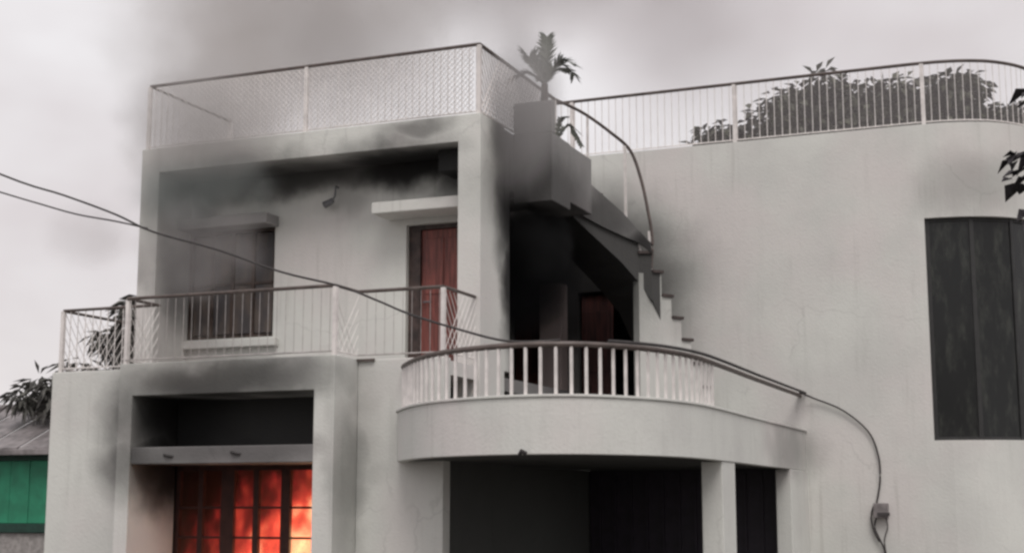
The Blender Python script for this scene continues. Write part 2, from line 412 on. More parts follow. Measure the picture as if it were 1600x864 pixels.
# --- concrete box at the head of the stairs
box('stair_box', 'stained', H, -7.028, -6.48, 17.3, 18.0, 6.14, 7.06)
box('parapet', 'stained', H, -7.028, -6.48, 17.3, 17.43, 7.061, 7.50)
box('beam', 'stained', H, -7.028, -6.50, 18.001, 18.95, 6.26, 7.06)

# --- right wing: long wall that turns a rounded corner
arc = []
WP = [(-9.59, 21.13), (-2.3, 21.13)] + [tuple(p[:2]) for p in catmull([(-1.95, 21.15, 0), (-1.55, 21.24, 0), (-1.12, 21.47, 0), (-.72, 21.95, 0), (-.45, 22.7, 0), (-.35, 24.0, 0), (-.35, 28, 0)], 5)]
def ulen(path, k): return sum((Vector(path[i + 1]) - Vector(path[i])).length for i in range(k))
U0 = 9.59
umax = ulen(WP, len(WP) - 1)
holes = [(U0 - 8.62, U0 - 8.05, 3.0, 5.35), (U0 - 7.5, U0 - 6.55, 3.0, 5.5), (U0 - 2.20, U0 - .2, 3.11, 6.29)]
holed(WP, .22, 0.0, 7.68, holes).build('wall', 'plaster', H)
# inner rooms of the wing, dark
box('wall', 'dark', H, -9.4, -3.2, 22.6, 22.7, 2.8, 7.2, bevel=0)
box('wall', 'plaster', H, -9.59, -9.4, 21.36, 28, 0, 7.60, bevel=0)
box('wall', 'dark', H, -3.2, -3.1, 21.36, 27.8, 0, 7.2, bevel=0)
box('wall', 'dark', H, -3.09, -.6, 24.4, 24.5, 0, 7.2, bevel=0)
rp = [(-9.4, 21.36)] + [tuple(p) for p in offset(WP, .23)[2:]] + [(-9.4, 28)]
MB().prism(rp, 7.2, 7.4).build('roof_slab', 'stained', H)
MB().prism(rp, 2.75, 2.9).build('floor_slab', 'stained', H)
# the tall window in the rounded wall: panes follow the curve
def pathpt(path, u):
    s = 0
    for a, b in zip(path, path[1:]):
        a = Vector(a); b = Vector(b); l = (b - a).length
        if u <= s + l: return a.lerp(b, (u - s) / l), (b - a).normalized()
        s += l
    return Vector(path[-1]), Vector((0, 1))
big = MB(); WZ0, WZ1 = 3.11, 6.29
us = [U0 - 2.20 + k * 2 / 3 for k in range(4)]
fr = None
for k, u in enumerate(us):
    p, t = pathpt(WP, min(max(u, us[0] + .03), us[-1] - .03)); n_ = Vector((-t.y, t.x)); c = p + n_ * .10
    q = [c - t * .03 - n_ * .03, c + t * .03 - n_ * .03, c + t * .03 + n_ * .03, c - t * .03 + n_ * .03]
    o = MB().prism([tuple(x) for x in q], WZ0, WZ1)
    if fr is None: fr = o.build('window', 'wframe', H)
    else: o.build('mullion', 'wframe', fr)
for k in range(3):
    pa, ta = pathpt(WP, us[k] + .035); pb, tb = pathpt(WP, us[k + 1] - .035)
    na = Vector((-ta.y, ta.x)); nb = Vector((-tb.y, tb.x))
    for z0, z1, nm, mt, th in ((WZ0, WZ0 + .05, 'glazing_bar', 'wframe', .025), (WZ1 - .05, WZ1, 'glazing_bar', 'wframe', .025), 
                               (WZ0 + .051, WZ1 - .051, 'pane', 'glass', .004)):
        A = pa + na * (.10 - th); B = pb + nb * (.10 - th); C_ = pb + nb * (.10 + th); D = pa + na * (.10 + th)
        MB().prism([tuple(A), tuple(B), tuple(C_), tuple(D)], z0, z1).build(nm, mt, fr)

# doors at the back of the porch
d1 = box('door', 'darkwood', H, -8.58, -8.09, 21.20, 21.25, 3.0, 5.3); 
d2 = box('door', 'darkwood', H, -7.46, -6.95, 21.20, 21.25, 3.0, 5.45)
for d_, a in ((d1, -8.52), (d2, -7.40)):
    for c in (3.1, 4.25): box('panel', 'darkwood', d_, a, a + .38, 21.185, 21.2, c, c + .95, bevel=.006)
box('column', 'column', H, -7.98, -7.62, 20.7, 21.0, 2.9, 5.6)

# --- balcony over the carport
BP = [tuple(p[:2]) for p in catmull([(-7.62, 15.198, 0), (-7.45, 14.84, 0), (-6.86, 14.07, 0), (-6.25, 13.58, 0), (-5.45, 13.30, 0), (-4.80, 13.42, 0), (-4.33, 13.95, 0), (-4.10, 14.5, 0), (-3.98, 15.24, 0), (-3.97, 16.4, 0)], 6)] + [(-3.99, 18.0), (-4.0, 21.128)]
strip_wall(BP, .12, 2.70, 3.262).build('balcony_parapet', 'plaster', H, .008)
strip_wall([tuple(p) for p in offset(BP, -.022)], .165, 3.263, 3.29).build('coping', 'plaster', H, .005)
inner = [tuple(p) for p in offset(BP, .121)]
MB().prism(inner[1:] + [(-7.04, 21.12), (-7.04, 15.19)], 2.712, 2.86).build('floor_slab', 'carport_shade', H)
mk = MB(); mk.tube([(-5.33, 13.285, 2.705), (-5.30, 13.24, 2.735), (-5.27, 13.29, 2.71)], .022, 6); mk.build('drain_spout', 'cable', H)
# carport posts
box('pillar', 'plaster', H, -4.23, -3.985, 16.05, 16.66, 0, 2.698)
box('pillar', 'plaster', H, -4.20, -3.985, 19.9, 21.12, 0, 2.698)
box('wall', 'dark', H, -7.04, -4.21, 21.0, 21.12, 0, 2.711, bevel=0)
gt = box('carport_gate', 'gate', H, -7.03, -4.21, 20.3, 20.33, 0, 2.71, bevel=0)
for k in range(11): box('rib', 'gate', gt, -6.9 + k * .24, -6.86 + k * .24, 20.27, 20.299, .05, 2.66, bevel=0)

# --- stairs: four winders along the porch, then straight down towards the wing wall
outer = [(-6.99, 18.96), (-6.78, 19.2), (-6.55, 19.46), (-6.32, 19.72), (-6.12, 19.92), (-5.94, 19.97), (-5.84, 20.10), (-5.74, 20.26), (-5.64, 20.42), (-5.54, 20.58), (-5.44, 20.74), (-5.34, 20.90)]
innr = [(-7.58, 19.35), (-7.45, 19.75), (-7.32, 20.1), (-7.15, 20.45), (-6.95, 20.75), (-6.75, 20.85), (-6.62, 20.92), (-6.48, 20.96), (-6.3, 21.0), (-6.1, 21.04), (-5.9, 21.06), (-5.7, 21.08)]
tops = [6.92, 6.66, 6.40, 6.14, 5.86, 5.58, 5.24, 4.93, 4.62, 4.28, 3.94]
stair = None
for k, zt in enumerate(tops):
    a, b, c, d = outer[k], outer[k + 1], innr[k + 1], innr[k]
    zn = tops[k + 1] if k + 1 < len(tops) else 3.6
    if k < 5: zb = [zt - .45, zn - .45, zn - .45, zt - .45]
    else: zb = [zt - .42, zn - .42, zn - .42, zt - .42]
    s = MB().prism([a, b, c, d], zb, zt - .03)
    if stair is None: stair = s.build('staircase', 'soffit', H)
    else: s.build('step', 'soffit', stair)
    # stone tread with its nose over the step
    A, B, C_, D = map(Vector, (a, b, c, d)); u = (B - A).normalized(); o_ = Vector((u.y, -u.x)) * .035
    MB().prism([tuple(A + o_ - u * .0), tuple(B + o_ + u * .03), tuple(C_ + u * .03), tuple(D)], zt - .029, zt + .012).build('tread', 'tread', stair)
# smooth concrete stringer along the upper flight
sg = []
for k in range(6):
    z = [7.12, 6.90, 6.66, 6.42, 6.16, 5.98][k]; sg.append((outer[k][0], outer[k][1], z))
pth = [(p[0], p[1]) for p in sg]; o1 = offset(pth, -.05); o2 = offset(pth, -.012); b = MB()
for i in range(5):
    z0, z1 = sg[i][2], sg[i + 1][2]
    lo = [6.46, 6.32, 6.18, 6.07, 5.98, 5.84]; b.prism([tuple(o1[i]), tuple(o1[i + 1]), tuple(o2[i + 1]), tuple(o2[i])], [lo[i], lo[i + 1], lo[i + 1], lo[i]], [z0, z1, z1, z0])
b.build('stringer', 'stained', H)
# masonry cheek under the lower flight, built along the flight
ck = MB()
for k in range(5, 11):
    A, B = Vector(outer[k]), Vector(outer[k + 1]); u = (B - A).normalized(); n2_ = Vector((-u.y, u.x)) * .14
    if k == 5: A = Vector((-6.12, 19.90))
    o2 = Vector((u.y, -u.x)) * .006
    ck.prism([tuple(A + o2), tuple(B + o2), tuple(B + n2_), tuple(A + n2_)], 2.87, tops[k] - .032)
ck.build('stair_wall', 'plaster', H)

# ------------------------------------------------------------------ railings (parts of the house)
bal_cache = {}
def bar_mesh(w_, h, mat):
    key = (w_, round(h, 3), mat)
    if key not in bal_cache:
        me = bpy.data.meshes.new('baluster'); b = MB().box(-w_ / 2, w_ / 2, -w_ / 2, w_ / 2, 0, h)
        me.from_pydata(b.v, [], b.f); me.materials.append(M[mat]); bal_cache[key] = me
    return bal_cache[key]
def put_bar(par, name, p, h, w_, mat):
    o = bpy.data.objects.new(name, bar_mesh(w_, h, mat)); COL.objects.link(o); o.location = p; o.parent = par
def railing(path, ztop, zbot, step, bw, rr, posts, rmat='rail', bmat='white', pw=.05, infill='bars', start=None, low=True, label=None):
    """path in plan; the rail mesh is the part, its posts and bars the sub-parts"""
    P3 = [(p[0], p[1], ztop) for p in path]
    r = MB().tube(P3, rr, 8)
    ro = r.build('railing', rmat, H)
    if low: MB().tube([(p[0], p[1], zbot + .05) for p in path], .010, 6).build('bottom_rail', bmat, ro)
    if label: ro['label'] = label
    if infill == 'bars':
        for p, t in walk([(x[0], x[1], zbot + .05) for x in path], step, step if start is None else start):
            put_bar(ro, 'baluster', p, ztop - zbot - .05, bw, bmat)
    elif infill == 'lattice':
        h = ztop - zbot - .08; n = 0
        for p, t in walk([(x[0], x[1], zbot + .05) for x in path], step, 0):
            for sgn in (1, -1):
                q = p + t * (h * .75 * sgn) + Vector((0, 0, h))
                # clip to the extent of this straight run
                a = Vector((path[0][0], path[0][1], 0)); e = Vector((path[-1][0], path[-1][1], 0)); Lr = (e - a).length; tt = (q.xy - a.xy).dot(t.xy)
                if tt > Lr: q = p + (q - p) * ((Lr - (p.xy - a.xy).dot(t.xy)) / max(1e-6, (q.xy - p.xy).length))
                if tt < 0: q = p + (q - p) * (((p.xy - a.xy).dot(t.xy)) / max(1e-6, (q.xy - p.xy).length))
                if (q - p).length > .06: MB().tube([p + t.cross(Vector((0,0,1))) * .006 * sgn, q + t.cross(Vector((0,0,1))) * .006 * sgn], bw * .5, 4).build('lattice_bar', bmat, ro)
    for p in posts: put_bar(ro, 'post', (p[0], p[1], zbot), ztop - zbot - rr * .5, pw, bmat if len(p) < 3 else p[2])
    return ro
Z2 = 3.93; ZR2 = 4.75
railing([(-12.66, 15.32), (-11.22, 15.32)], ZR2, Z2, .12, .009, .02, [(-12.66, 15.32)])
railing([(-12.68, 15.35), (-12.68, 16.7)], ZR2, Z2, .12, .010, .02, [(-12.68, 16.7)], infill='lattice')
railing([(-11.17, 14.70), (-8.22, 14.70)], ZR2, Z2, .12, .005, .022, [(-8.22, 14.70, 'white')], bmat='thin')
railing([(-11.17, 14.72), (-11.17, 15.36)], ZR2, Z2, .12, .010, .02, [(-11.17, 14.72)], infill='lattice')
railing([(-8.22, 14.72), (-8.22, 15.26)], ZR2, Z2, .12, .010, .02, [], infill='lattice')
railing([(-8.22, 15.26), (-7.09, 15.26)], ZR2, Z2, .12, .005, .022, [(-7.09, 15.26, 'white')], rmat='rail', bmat='thin')
railing([(-7.09, 15.28), (-7.09, 16.18)], ZR2, Z2, .12, .010, .022, [], infill='lattice')
ZR3 = 8.02
railing([(-12.12, 16.27), (-7.08, 16.27)], ZR3, 7.09, .10, .008, .024, [(-12.12, 16.27), (-9.6, 16.27), (-7.08, 16.27)], label='front run of the roof railing with close white bars')
railing([(-12.12, 16.29), (-12.12, 18.3)], ZR3, 7.09, .12, .014, .02, [(-12.12, 18.3)], infill='none', low=False)
railing([(-7.08, 16.29), (-7.08, 19.0)], ZR3, 7.09, .10, .02, .026, [(-7.08, 19.0)], infill='lattice')
# fine wire mesh tied to the roof railing's bars
def wire_mesh(p0, p1, z0, z1, sp, r):
    a = Vector((*p0, 0)); e = Vector((*p1, 0)); L_ = (e - a).length; t = (e - a).normalized(); h = z1 - z0; b = MB(); nrm = Vector((-t.y, t.x, 0)) * .004
    k = -h
    while k < L_:
        for sg_ in (1, -1):
            u0, u1 = (k, k + h); za, zb = (z0, z1) if sg_ == 1 else (z1, z0)
            c0, c1 = max(u0, 0), min(u1, L_)
            if c1 - c0 > .02:
                f = lambda u: za + (zb - za) * (u - u0) / h
                P, Q = a + t * c0 + Vector((0, 0, f(c0))) + nrm * sg_, a + t * c1 + Vector((0, 0, f(c1))) + nrm * sg_
                b.tube([P, Q], r, 3)
        k += sp
    return b
rl = [o for o in H.children if o.name.startswith('railing')]
front_roof = [o for o in rl if o.get('label', '').startswith('front run')][0]
wire_mesh((-12.05, 16.25), (-7.15, 16.25), 7.14, 7.99, .075, .0045).build('wire_mesh', 'white', front_roof, kind='stuff')
# stair handrail, descending round the winders
hr = catmull([(-7.08, 19.0, 8.02), (-6.75, 19.3, 7.86), (-6.42, 19.62, 7.60), (-6.22, 19.9, 7.38), (-6.08, 19.96, 6.95), (-5.98, 19.97, 6.45), (-5.93, 19.99, 6.05), (-5.96, 20.0, 5.62)], 6)
ho = MB().tube(hr, .024, 8).build('stair_handrail', 'rail', H)
put_bar(ho, 'post', (-6.28, 19.83, 6.32), 1.12, .035, 'white')
put_bar(ho, 'post', (-5.97, 20.0, 5.55), .62, .045, 'white')
put_bar(ho, 'post', (-6.70, 19.36, 6.75), 1.05, .03, 'white')
MB().tube([(-6.17, 19.96, 6.05), (-6.02, 20.0, 5.62)], .022, 6).build('brace', 'white', ho)
# balcony rail
inner_c = [tuple(p) for p in offset(BP, .06)]
cut = [p for p in inner_c if p[1] < 15.95 or p[0] < -7]
railing(inner_c, 3.79, 3.29, .155, .036, .03, [], start=9e9, low=False, label='curved brown handrail of the round balcony over white bars')
bal = [o for o in H.children if o.name.startswith('railing')][-1]
for p, t in walk([(x[0], x[1], 3.285) for x in cut], .155, .30):
    put_bar(bal, 'baluster', p, .485, .028, 'white')
# roof rail of the wing
wp = [tuple(p) for p in offset(WP, .08)]
wp2 = [(-7.9, 21.21)] + wp[1:-4]
railing(wp2, 8.62, 7.68, .115, .010, .026, [(-4.95, 21.21), (-2.15, 21.22), (-7.6, 21.21)], bmat='white', pw=.055, label='long roof railing that follows the rounded right wall')

# ------------------------------------------------------------------ burning window
wf = MB(); wf.box(-10.998, -10.95, 15.63, 15.70, 1.1, 2.70).box(-8.50, -8.452, 15.63, 15.70, 1.1, 2.70).box(-10.95, -8.50, 15.63, 15.70, 2.64, 2.70).box(-10.95, -8.50, 15.63, 15.70, 1.1, 1.16)
win = wf.build('window', 'char', H)
lights_ = [(-10.95, -10.67), (-10.60, -10.33), (-10.14, -9.86), (-9.78, -9.46), (-9.33, -9.01), (-8.90, -8.50)]
for (a0, a1), (b0, b1) in zip(lights_, lights_[1:]): box('mullion', 'char', win, a1, b0, 15.635, 15.695, 1.16, 2.64, bevel=0)
for a0, a1 in lights_:
    for z in (1.43, 1.81, 2.18): box('glazing_bar', 'char', win, a0 + .001, a1 - .001, 15.645, 15.685, z - .014, z + .014, bevel=0)
win['label'] = 'burning window with flames behind its columns of panes'
def volmat(name):
    m = bpy.data.materials.new(name); m.use_nodes = True; nt = m.node_tree; nt.nodes.clear()
    o = nt.nodes.new('ShaderNodeOutputMaterial'); v = nt.nodes.new('ShaderNodeVolumePrincipled'); nt.links.new(v.outputs[0], o.inputs['Volume'])
    return m, nt.nodes, nt.links, v
m, N_, L_, V = volmat('flames')
g_ = N_.new('ShaderNodeNewGeometry').outputs['Position'] if False else N_.new('ShaderNodeTexCoord').outputs['Object']
wn = N_.new('ShaderNodeTexNoise'); wn.inputs['Scale'].default_value = 2.8; wn.inputs['Detail'].default_value = 5; L_.new(mapping(N_, L_, g_, (1.5, 1, .8)), wn.inputs['Vector'])
sx = N_.new('ShaderNodeSeparateXYZ'); L_.new(g_, sx.inputs[0])
# heat: falls with height, greater towards the right-hand casements (object origin at the foot of the fire)
h_ = mth(N_, L_, 'SUBTRACT', mth(N_, L_, 'ADD', mth(N_, L_, 'MULTIPLY', wn.outputs['Fac'], 2.3), mth(N_, L_, 'MULTIPLY', sx.outputs[0], .42)), mth(N_, L_, 'MULTIPLY', sx.outputs[2], .62))
heat = maprange(N_, L_, h_, .02, 1.12, 0, 1)
ramp = N_.new('ShaderNodeValToRGB'); e = ramp.color_ramp.elements
e[0].position = 0; e[0].color = (.22, .02, .04, 1); e[1].position = 1; e[1].color = (1, .70, .34, 1)
a_ = e.new(.45); a_.color = (.85, .045, .04, 1); a_ = e.new(.78); a_.color = (1, .12, .055, 1)
L_.new(heat, ramp.inputs[0]); L_.new(ramp.outputs[0], V.inputs['Emission Color'])
L_.new(mth(N_, L_, 'MULTIPLY', mth(N_, L_, 'POWER', heat, 1.9), 4.2), V.inputs['Emission Strength'])
V.inputs['Density'].default_value = 1.2; V.inputs['Color'].default_value = (.15, .1, .09, 1)
fo = MB().box(-1.25, 1.25, -.31, .9, -.2, 1.68).build('fire', m); fo.location = (-9.72, 15.95, 1.0)
fo['kind'] = 'stuff'; fo['label'] = 'orange flames glowing behind the ground-floor window'

# ------------------------------------------------------------------ wires and meter
w1 = catmull([(-18.0, 13.2, 8.5), (-15.15, 13.71, 7.4), (-12.2, 13.48, 6.17), (-11.17, 13.42, 5.81), (-10.5, 13.52, 5.55), (-9.98, 13.55, 5.31), (-9.19, 13.69, 5.07), (-8.43, 13.83, 4.79), (-7.79, 14.01, 4.62), (-7.31, 14.02, 4.43), (-6.91, 14.0, 4.26), (-6.2, 13.72, 4.03), (-5.5, 13.40, 3.84), (-4.95, 13.42, 3.83)], 5)
along = [(p[0] + .02, p[1] - .02, 3.825) for p in BP if p[1] > 13.6 and p[0] > -5]
drop = catmull([(-4.02, 20.9, 3.82), (-3.85, 21.05, 3.74), (-3.45, 21.08, 3.56), (-3.10, 21.09, 3.25), (-2.97, 21.09, 2.9), (-2.96, 21.09, 2.55), (-3.02, 21.09, 2.24)], 6)
wo = MB().tube(w1, .0135, 6).tube(along + [drop[0]], .018, 6).tube(drop, .014, 6).build('service_cable', 'cable')
wo['label'] = 'thick black power cable crossing the facade and dropping to the meter box'; wo['category'] = 'cable'
w2 = catmull([(-18.2, 13.6, 8.1), (-15.57, 14.15, 7.03), (-12.49, 13.82, 6.04), (-11.86, 13.79, 5.84), (-11.24, 13.74, 5.65), (-10.63, 13.69, 5.51), (-10.1, 13.6, 5.37)], 5)
wo = MB().tube(w2, .011, 6).build('thin_wire', 'cable'); wo['label'] = 'thinner sagging wire below the power cable, in front of the smoke'; wo['category'] = 'wire'
mt = thing('meter_box', 'small grey electric meter box with loose wires on the right wall', 'meter box', (-2.95, 21.1, 1.9))
box('case', 'grey', mt, -3.06, -2.86, 21.0, 21.128, 2.03, 2.24, bevel=.01)
box('lid', 'cable', mt, -3.00, -2.83, 20.97, 20.998, 2.06, 2.11, bevel=.005)
MB().tube(catmull([(-3.03, 21.08, 2.04), (-3.06, 21.08, 1.9), (-3.0, 21.07, 1.75), (-2.93, 21.08, 1.55), (-2.94, 21.08, 1.2)], 5), .014, 6).build('wire', 'cable', mt)
MB().tube(catmull([(-2.9, 21.08, 2.04), (-2.88, 21.08, 1.9), (-2.93, 21.07, 1.72), (-2.91, 21.08, 1.5)], 5), .01, 6).build('wire', 'cable', mt)
MB().tube(catmull([(-3.06, 21.07, 2.2), (-3.10, 21.07, 2.05), (-3.07, 21.07, 1.85), (-3.0, 21.08, 1.7)], 5), .013, 6).build('wire', 'cable', mt)

# ------------------------------------------------------------------ vegetation
def leaves(mb, c, rad, n, ln, wd, droop=.3, rnd=random):
    c = Vector(c)
    for _ in range(n):
        while True:
            q = Vector((rnd.uniform(-1, 1), rnd.uniform(-1, 1), rnd.uniform(-1, 1)))
            if .25 < q.length < 1: break
        p = c + Vector((q.x * rad[0], q.y * rad[1], q.z * rad[2]))
        d = Vector((q.x + rnd.uniform(-.8, .8), q.y + rnd.uniform(-.8, .8), q.z * .5 - droop + rnd.uniform(-.5, .5))).normalized()
        s_ = d.cross(Vector((rnd.uniform(-.4, .4), rnd.uniform(-.4, .4), 1))).normalized(); l = ln * rnd.uniform(.6, 1.3); w_ = wd * rnd.uniform(.7, 1.2)
        up = s_.cross(d) * w_ * .35
        n0 = len(mb.v)
        mb.v += [tuple(p), tuple(p + d * l * .45 + s_ * w_ + up), tuple(p + d * l - Vector((0, 0, l * .15))), tuple(p + d * l * .45 - s_ * w_ + up)]
        mb.f += [(n0, n0 + 1, n0 + 2), (n0, n0 + 2, n0 + 3)]
def quickmesh(mb, name, mat, parent):
    me = bpy.data.meshes.new(name); me.from_pydata(mb.v, [], mb.f); me.materials.append(M[mat])
    o = bpy.data.objects.new(name, me); COL.objects.link(o); attach(o, parent); return o
def tree(label, base, blobs, mat, n, ln, wd, tr=.18, droop=.3, name='tree', group=None):
    t = thing(name, label, 'tree', base, group); base = Vector(base)
    top = sum((Vector(b[0]) for b in blobs), Vector()) / len(blobs)
    fork = base.lerp(top, .62); fork.z = min(b[0][2] for b in blobs) - .8
    tk = MB().tube(catmull([base, base.lerp(fork, .5) + Vector((.15, .1, 0)), fork], 5), tr, 8, tr * .6)
    tk.build('trunk', 'bark', t, smooth=True)
    for c, r_ in blobs:
        c = Vector(c); MB().tube(catmull([fork, fork.lerp(c, .5) + Vector((0, 0, .1)), c], 4), tr * .45, 6, tr * .1).build('limb', 'bark', t, smooth=True)
    m_ = MB()
    for c, r_ in blobs:
        vol = r_[0] * r_[1] * r_[2]; k = int(n * (vol ** .5)); nsub = max(3, int(k / 45))
        for _ in range(nsub):   # light and dark sprays inside each bough
            q = Vector((random.gauss(0, .45), random.gauss(0, .45), random.gauss(0, .45)))
            cc = Vector(c) + Vector((q.x * r_[0], q.y * r_[1], q.z * r_[2])); leaves(m_, cc, (.34, .34, .22), 45, ln, wd, droop)
    quickmesh(m_, 'crown', mat, t)
    return t
# big tree behind the wing's roof
tree('broad dark-leaved tree rising behind the right roof railing', (-3.6, 33, 0),
     [((-7.45, 30.2, 9.85), (.6, .5, .30)), ((-6.9, 30.2, 9.85), (.6, .6, .42)), ((-6.1, 30.2, 9.95), (.8, .7, .5)), ((-5.5, 30.6, 10.35), (.8, .8, .75)), ((-4.7, 30.6, 10.25), (.9, .8, .8)),
      ((-3.9, 30.6, 10.3), (.9, .8, .75)), ((-3.1, 30.8, 10.2), (.9, .8, .8)), ((-2.4, 31, 10.1), (.8, .8, .7)), ((-1.6, 31.2, 9.9), (.8, .8, .6)), ((-.8, 31.5, 9.6), (.7, .7, .6)),
      ((-5.2, 31, 9.3), (1.3, .8, .6)), ((-3.4, 31, 9.4), (1.4, .8, .7)), ((-1.6, 31, 9.3), (1.3, .8, .7)), ((-2.5, 31, 10.95), (.35, .3, .2))], 'leaf', 2500, .28, .075, .25)
# trees at the left
tree('small dusty tree seen through the lower left terrace railing', (-15.0, 21.5, 0),
     [((-15.75, 20.9, 5.62), (.45, .3, .13)), ((-15.2, 20.9, 5.72), (.4, .3, .13)), ((-14.75, 20.9, 5.6), (.4, .3, .15)), ((-15.6, 20.5, 5.0), (.35, .3, .3)), ((-14.6, 20.5, 5.4), (.4, .3, .3)), ((-15.2, 20.5, 5.2), (.3, .3, .3)), ((-15.0, 20.9, 5.72), (.45, .3, .16)), ((-14.9, 20.5, 5.0), (.5, .4, .4)), ((-15.4, 20.5, 4.7), (.45, .4, .35)), ((-14.4, 20.5, 4.8), (.5, .4, .5)), ((-15.9, 20.6, 4.4), (.4, .3, .2))], 'leaf2', 1500, .30, .05, .1, .5)
tree('sparse long-leaved tree between the green house and the white wall', (-20.3, 25.5, 0),
     [((-20.75, 25.0, 4.75), (.45, .3, .18)), ((-20.35, 25.0, 4.95), (.35, .3, .18)), ((-20.2, 25.0, 4.45), (.5, .3, .25)), ((-21.3, 25.0, 4.5), (.4, .3, .15)), ((-20.6, 25.0, 4.1), (.5, .3, .2))], 'leaf2', 560, .36, .05, .09, .6)
# branch hanging in from a tree outside the frame on the right
ft = thing('mango_tree', 'blurred purple-dark leafy branch hanging in at the right edge', 'tree', (1.6, 9.6, 0))
MB().tube(catmull([(1.6, 9.6, 0), (1.55, 9.6, 2.5), (1.3, 9.55, 4.2), (1.2, 9.5, 6.0)], 5), .16, 10, .09).build('trunk', 'bark', ft, smooth=True)
for e_ in ((-.20, 9.4, 4.36), (-.18, 9.35, 4.82), (-.14, 9.4, 3.98), (.4, 9.4, 5.2), (.5, 9.4, 3.6)):
    MB().tube(catmull([(1.35, 9.56, 4.0), (.7, 9.5, 4.3 + (e_[2] - 4.3) * .4), e_], 5), .035, 6, .008).build('limb', 'bark', ft, smooth=True)
m_ = MB()
for c, r_, k in (((-.30, 9.33, 4.36), (.13, .12, .055), 26), ((-.29, 9.36, 4.23), (.15, .12, .06), 30), ((-.25, 9.33, 4.72), (.06, .1, .08), 16), ((-.28, 9.37, 3.98), (.08, .1, .05), 16),
                 ((.3, 9.4, 4.8), (.4, .4, .4), 90), ((.4, 9.4, 4.1), (.4, .4, .4), 90), ((.6, 9.5, 5.5), (.5, .5, .4), 90)):
    leaves(m_, c, r_, k, .13, .055, .5)
quickmesh(m_, 'crown', 'leaf3', ft)
# palm on the stair box
pm = thing('palm_tree', 'small grey palm with broad fronds standing in smoke above the stair head', 'palm', (-6.72, 17.7, 7.06))
MB().tube([(-6.72, 17.7, 7.06), (-6.73, 17.68, 7.6), (-6.72, 17.66, 7.84)], .07, 8, .045).build('trunk', 'bark', pm, smooth=True)
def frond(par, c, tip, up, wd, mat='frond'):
    c = Vector(c); tip = Vector(tip); mid = (c + tip) / 2 + Vector((0, 0, up)); P = catmull([c, mid, tip], 7); b = MB(); b.tube(P, .012, 4, .004)
    for i, p in enumerate(P[1:], 1):
        t = (P[min(i + 1, len(P) - 1)] - P[i - 1]).normalized(); f_ = i / len(P); w_ = wd * (.55 + .75 * math.sin(min(1, f_ * 1.15) * math.pi * .8))
        sd_ = Vector((1, 0, 0)) if abs(t.z) > .75 else Vector((0, 0, 1)).cross(t).normalized()
        for s_ in (1, -1):
            for j in range(3):
                pp = p + t * (j * .012 - .01); d = (sd_ * s_ + t * 1.15 + Vector((0, random.uniform(-.35, .35), -.25 + random.uniform(-.15, .15)))).normalized() * w_ * random.uniform(.8, 1.15)
                n0 = len(b.v); e1 = t * .022
                b.v += [tuple(pp - e1), tuple(pp + d * .5 - e1 * .9 + Vector((0, 0, .01))), tuple(pp + d), tuple(pp + d * .5 + e1 * .9), tuple(pp + e1)]
                b.f.append((n0, n0 + 1, n0 + 2, n0 + 3, n0 + 4))
    quickmesh(b, 'frond', mat, par)
pc = (-6.72, 17.66, 7.84)
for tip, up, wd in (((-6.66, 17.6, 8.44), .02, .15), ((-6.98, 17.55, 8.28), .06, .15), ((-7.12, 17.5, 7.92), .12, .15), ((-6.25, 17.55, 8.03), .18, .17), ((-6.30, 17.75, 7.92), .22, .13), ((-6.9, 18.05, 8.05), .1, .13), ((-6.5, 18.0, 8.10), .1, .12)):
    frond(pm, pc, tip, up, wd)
pt = thing('potted_palm', 'small arching potted plant behind the stair railing', 'potted plant', (-6.75, 19.15, 7.08))
MB().tube([(-6.98, 18.75, 7.08), (-6.98, 18.75, 7.28)], .10, 12, .13).build('pot', 'grey', pt)
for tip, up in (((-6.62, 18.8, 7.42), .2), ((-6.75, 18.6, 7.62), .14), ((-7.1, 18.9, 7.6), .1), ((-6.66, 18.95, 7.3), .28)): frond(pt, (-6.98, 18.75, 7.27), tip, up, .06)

# ------------------------------------------------------------------ green neighbour
gh = thing('green_house', 'low green board house with a weathered tin roof at the left edge', 'house', (-23, 26, 0))
x0, x1 = -30.0, -19.0
n = 22
for i in range(n):       # vertical boards
    a = x0 + (x1 - x0) * i / n
    box('board', 'green', gh, a + .006, a + (x1 - x0) / n - .006, 24.0 + (i % 2) * .006, 24.04, 1.85, 3.12, bevel=.004)
box('wall', 'dgreen', gh, x0, x1, 24.042, 28, 1.8, 3.4, bevel=0)
box('trim', 'dgreen', gh, x0, x1 + .02, 23.93, 23.998, 3.12, 3.30)
box('trim', 'dgreen', gh, x0, x1 + .02, 23.93, 24.04, 1.66, 1.84)
box('base_wall', 'plinth', gh, x0, x1, 24.0, 28, 0, 1.655)
n = 26; ex0, ex1 = -30.5, -18.7
for i in range(n):       # tin sheets, hipped at the right
    a = ex0 + (ex1 - ex0) * i / n; b_ = ex0 + (ex1 - ex0) * (i + 1) / n - .02
    def top(x): f_ = max(.02, min(1, (ex1 - x) / 3.2)); return (23.6 + 2.2 * f_, 3.36 + .98 * f_)
    ya, za = top(a); yb, zb = top(b_); hh = .03 * (i % 2)
    mb = MB(); mb.v = [(a, 23.6, 3.34 + hh), (b_, 23.6, 3.34 + hh), (b_, yb, zb + hh), (a, ya, za + hh), (a, 23.6, 3.31 + hh), (b_, 23.6, 3.31 + hh), (b_, yb, zb - .03 + hh), (a, ya, za - .03 + hh)]
    mb.f = [(0, 1, 2, 3), (7, 6, 5, 4), (0, 4, 5, 1), (1, 5, 6, 2), (2, 6, 7, 3), (3, 7, 4, 0)]
    mb.build('roof_sheet', 'tin', gh)
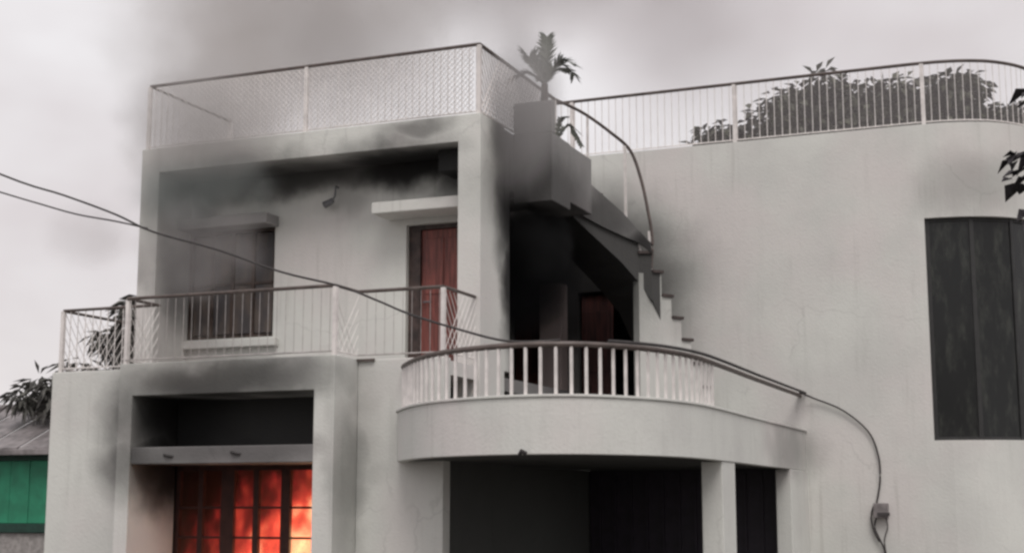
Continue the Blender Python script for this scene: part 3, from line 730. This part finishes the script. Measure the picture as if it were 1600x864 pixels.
MB().tube([(-27.3, 25.8, 4.38), (-21.9, 25.8, 4.38), (-18.75, 23.6, 3.40)], .07, 8).build('ridge_cap', 'tin', gh)
box('fascia', 'tin', gh, ex0, ex1, 23.56, 23.6, 3.22, 3.34)

# ------------------------------------------------------------------ smoke
def smoke(name, label, c, r_, dens, col, rot=0, nscale=1.6, thr=.30, lo=0.0, hi=.7, seed=0, amp=1.3):
    m, N, L, V = volmat(name + '_haze')
    tcn = N.new('ShaderNodeTexCoord').outputs['Object']
    ln = N.new('ShaderNodeVectorMath'); ln.operation = 'LENGTH'; L.new(tcn, ln.inputs[0])
    nf = noise(N, L, mapping(N, L, tcn, tuple(x / max(r_) for x in r_), (seed * 3.7, seed * 1.3, seed)), nscale, 4, .6)
    v = mth(N, L, 'ADD', mth(N, L, 'SUBTRACT', 1.0, ln.outputs['Value']), mth(N, L, 'MULTIPLY', mth(N, L, 'SUBTRACT', nf, .5), amp))
    edge = maprange(N, L, ln.outputs['Value'], 1.0, .8, 0, 1)
    d = mth(N, L, 'MULTIPLY', mth(N, L, 'MULTIPLY', maprange(N, L, v, lo, hi, 0, 1), edge), dens)
    L.new(d, V.inputs['Density']); V.inputs['Color'].default_value = (*col, 1); V.inputs['Anisotropy'].default_value = .2
    bm = bmesh.new(); bmesh.ops.create_icosphere(bm, subdivisions=3, radius=1.0); me = bpy.data.meshes.new(name); bm.to_mesh(me); bm.free(); me.materials.append(m)
    o = bpy.data.objects.new(name, me); COL.objects.link(o); o.location = c; o.scale = r_; o.rotation_euler = (0, R(rot), 0); o['kind'] = 'stuff'; o['label'] = label
    return o
G = (.42, .40, .40)
smoke('smoke', 'brown-grey smoke billowing high over the left roof', (-13.4, 22.6, 11.3), (5.4, 2.2, 3.3), .62, (.67, .625, .60), 12, 1.7, seed=1, lo=-.05, hi=1.0, amp=1.6)
smoke('smoke', 'smoke column rising behind the left end of the roof railing', (-14.0, 20.8, 9.0), (2.2, 1.4, 2.9), .62, (.68, .64, .61), 15, 1.9, seed=11, lo=-.05, hi=1.0, amp=1.6)
smoke('smoke', 'thin smoke drifting across the left end of the roof railing', (-11.0, 15.7, 7.3), (1.8, .6, 1.0), 1.05, (.58, .56, .55), 8, 1.7, seed=2)
smoke('smoke', 'greenish grey smoke curling under the roof slab', (-11.1, 15.95, 6.4), (1.5, .5, .6), 1.2, (.56, .60, .59), 0, 2, seed=3)
smoke('smoke', 'grey smoke streaming up past the stair head', (-6.72, 16.75, 7.25), (.72, .45, 1.45), 2.6, (.64, .62, .62), 4, 1.5, seed=4, amp=.5, hi=.7)
smoke('smoke', 'dark smoke filling the porch', (-7.9, 19.2, 5.7), (1.3, 1.8, 1.25), 2.2, (.05, .05, .055), 0, 1.8, seed=5)
smoke('smoke', 'wide grey smoke cloud behind the palm', (-6.8, 26, 12.0), (3.2, 2.5, 2.8), .36, (.60, .55, .55), 0, 1.1, seed=6, lo=-.05, hi=1.1, amp=.9)
smoke('smoke', 'faint smoke wisp left of the house', (-15.2, 19, 6.6), (1.1, .8, .7), .28, (.6, .56, .55), 0, 2, seed=7)
smoke('smoke', 'smoke in front of the upper left window', (-10.9, 15.7, 5.5), (1.25, .5, .9), .8, (.72, .69, .69), 0, 2, seed=8)
smoke('smoke', 'smoke clinging over the front balcony beam', (-10.1, 14.3, 3.9), (1.2, .35, .5), .4, (.30, .27, .25), 0, 2, seed=9)
smoke('smoke', 'pale haze of smoke between the wing roof and the tree', (-3.5, 26.5, 9.6), (6.0, 2.2, 2.6), .06, (.80, .76, .76), 0, 1.2, seed=12, lo=-.6, hi=.2)
smoke('smoke', 'black smoke rolling out over the edge of the porch', (-6.95, 18.0, 5.75), (.50, 1.0, .62), 3.0, (.05, .05, .052), 0, 2.2, seed=14, hi=.6)
smoke('smoke', 'high drifting smoke over the middle of the house', (-9.8, 25, 12.9), (4.2, 2.2, 2.6), .42, (.62, .57, .56), 0, 1.8, seed=21, lo=-.05, hi=1.0, amp=1.5)
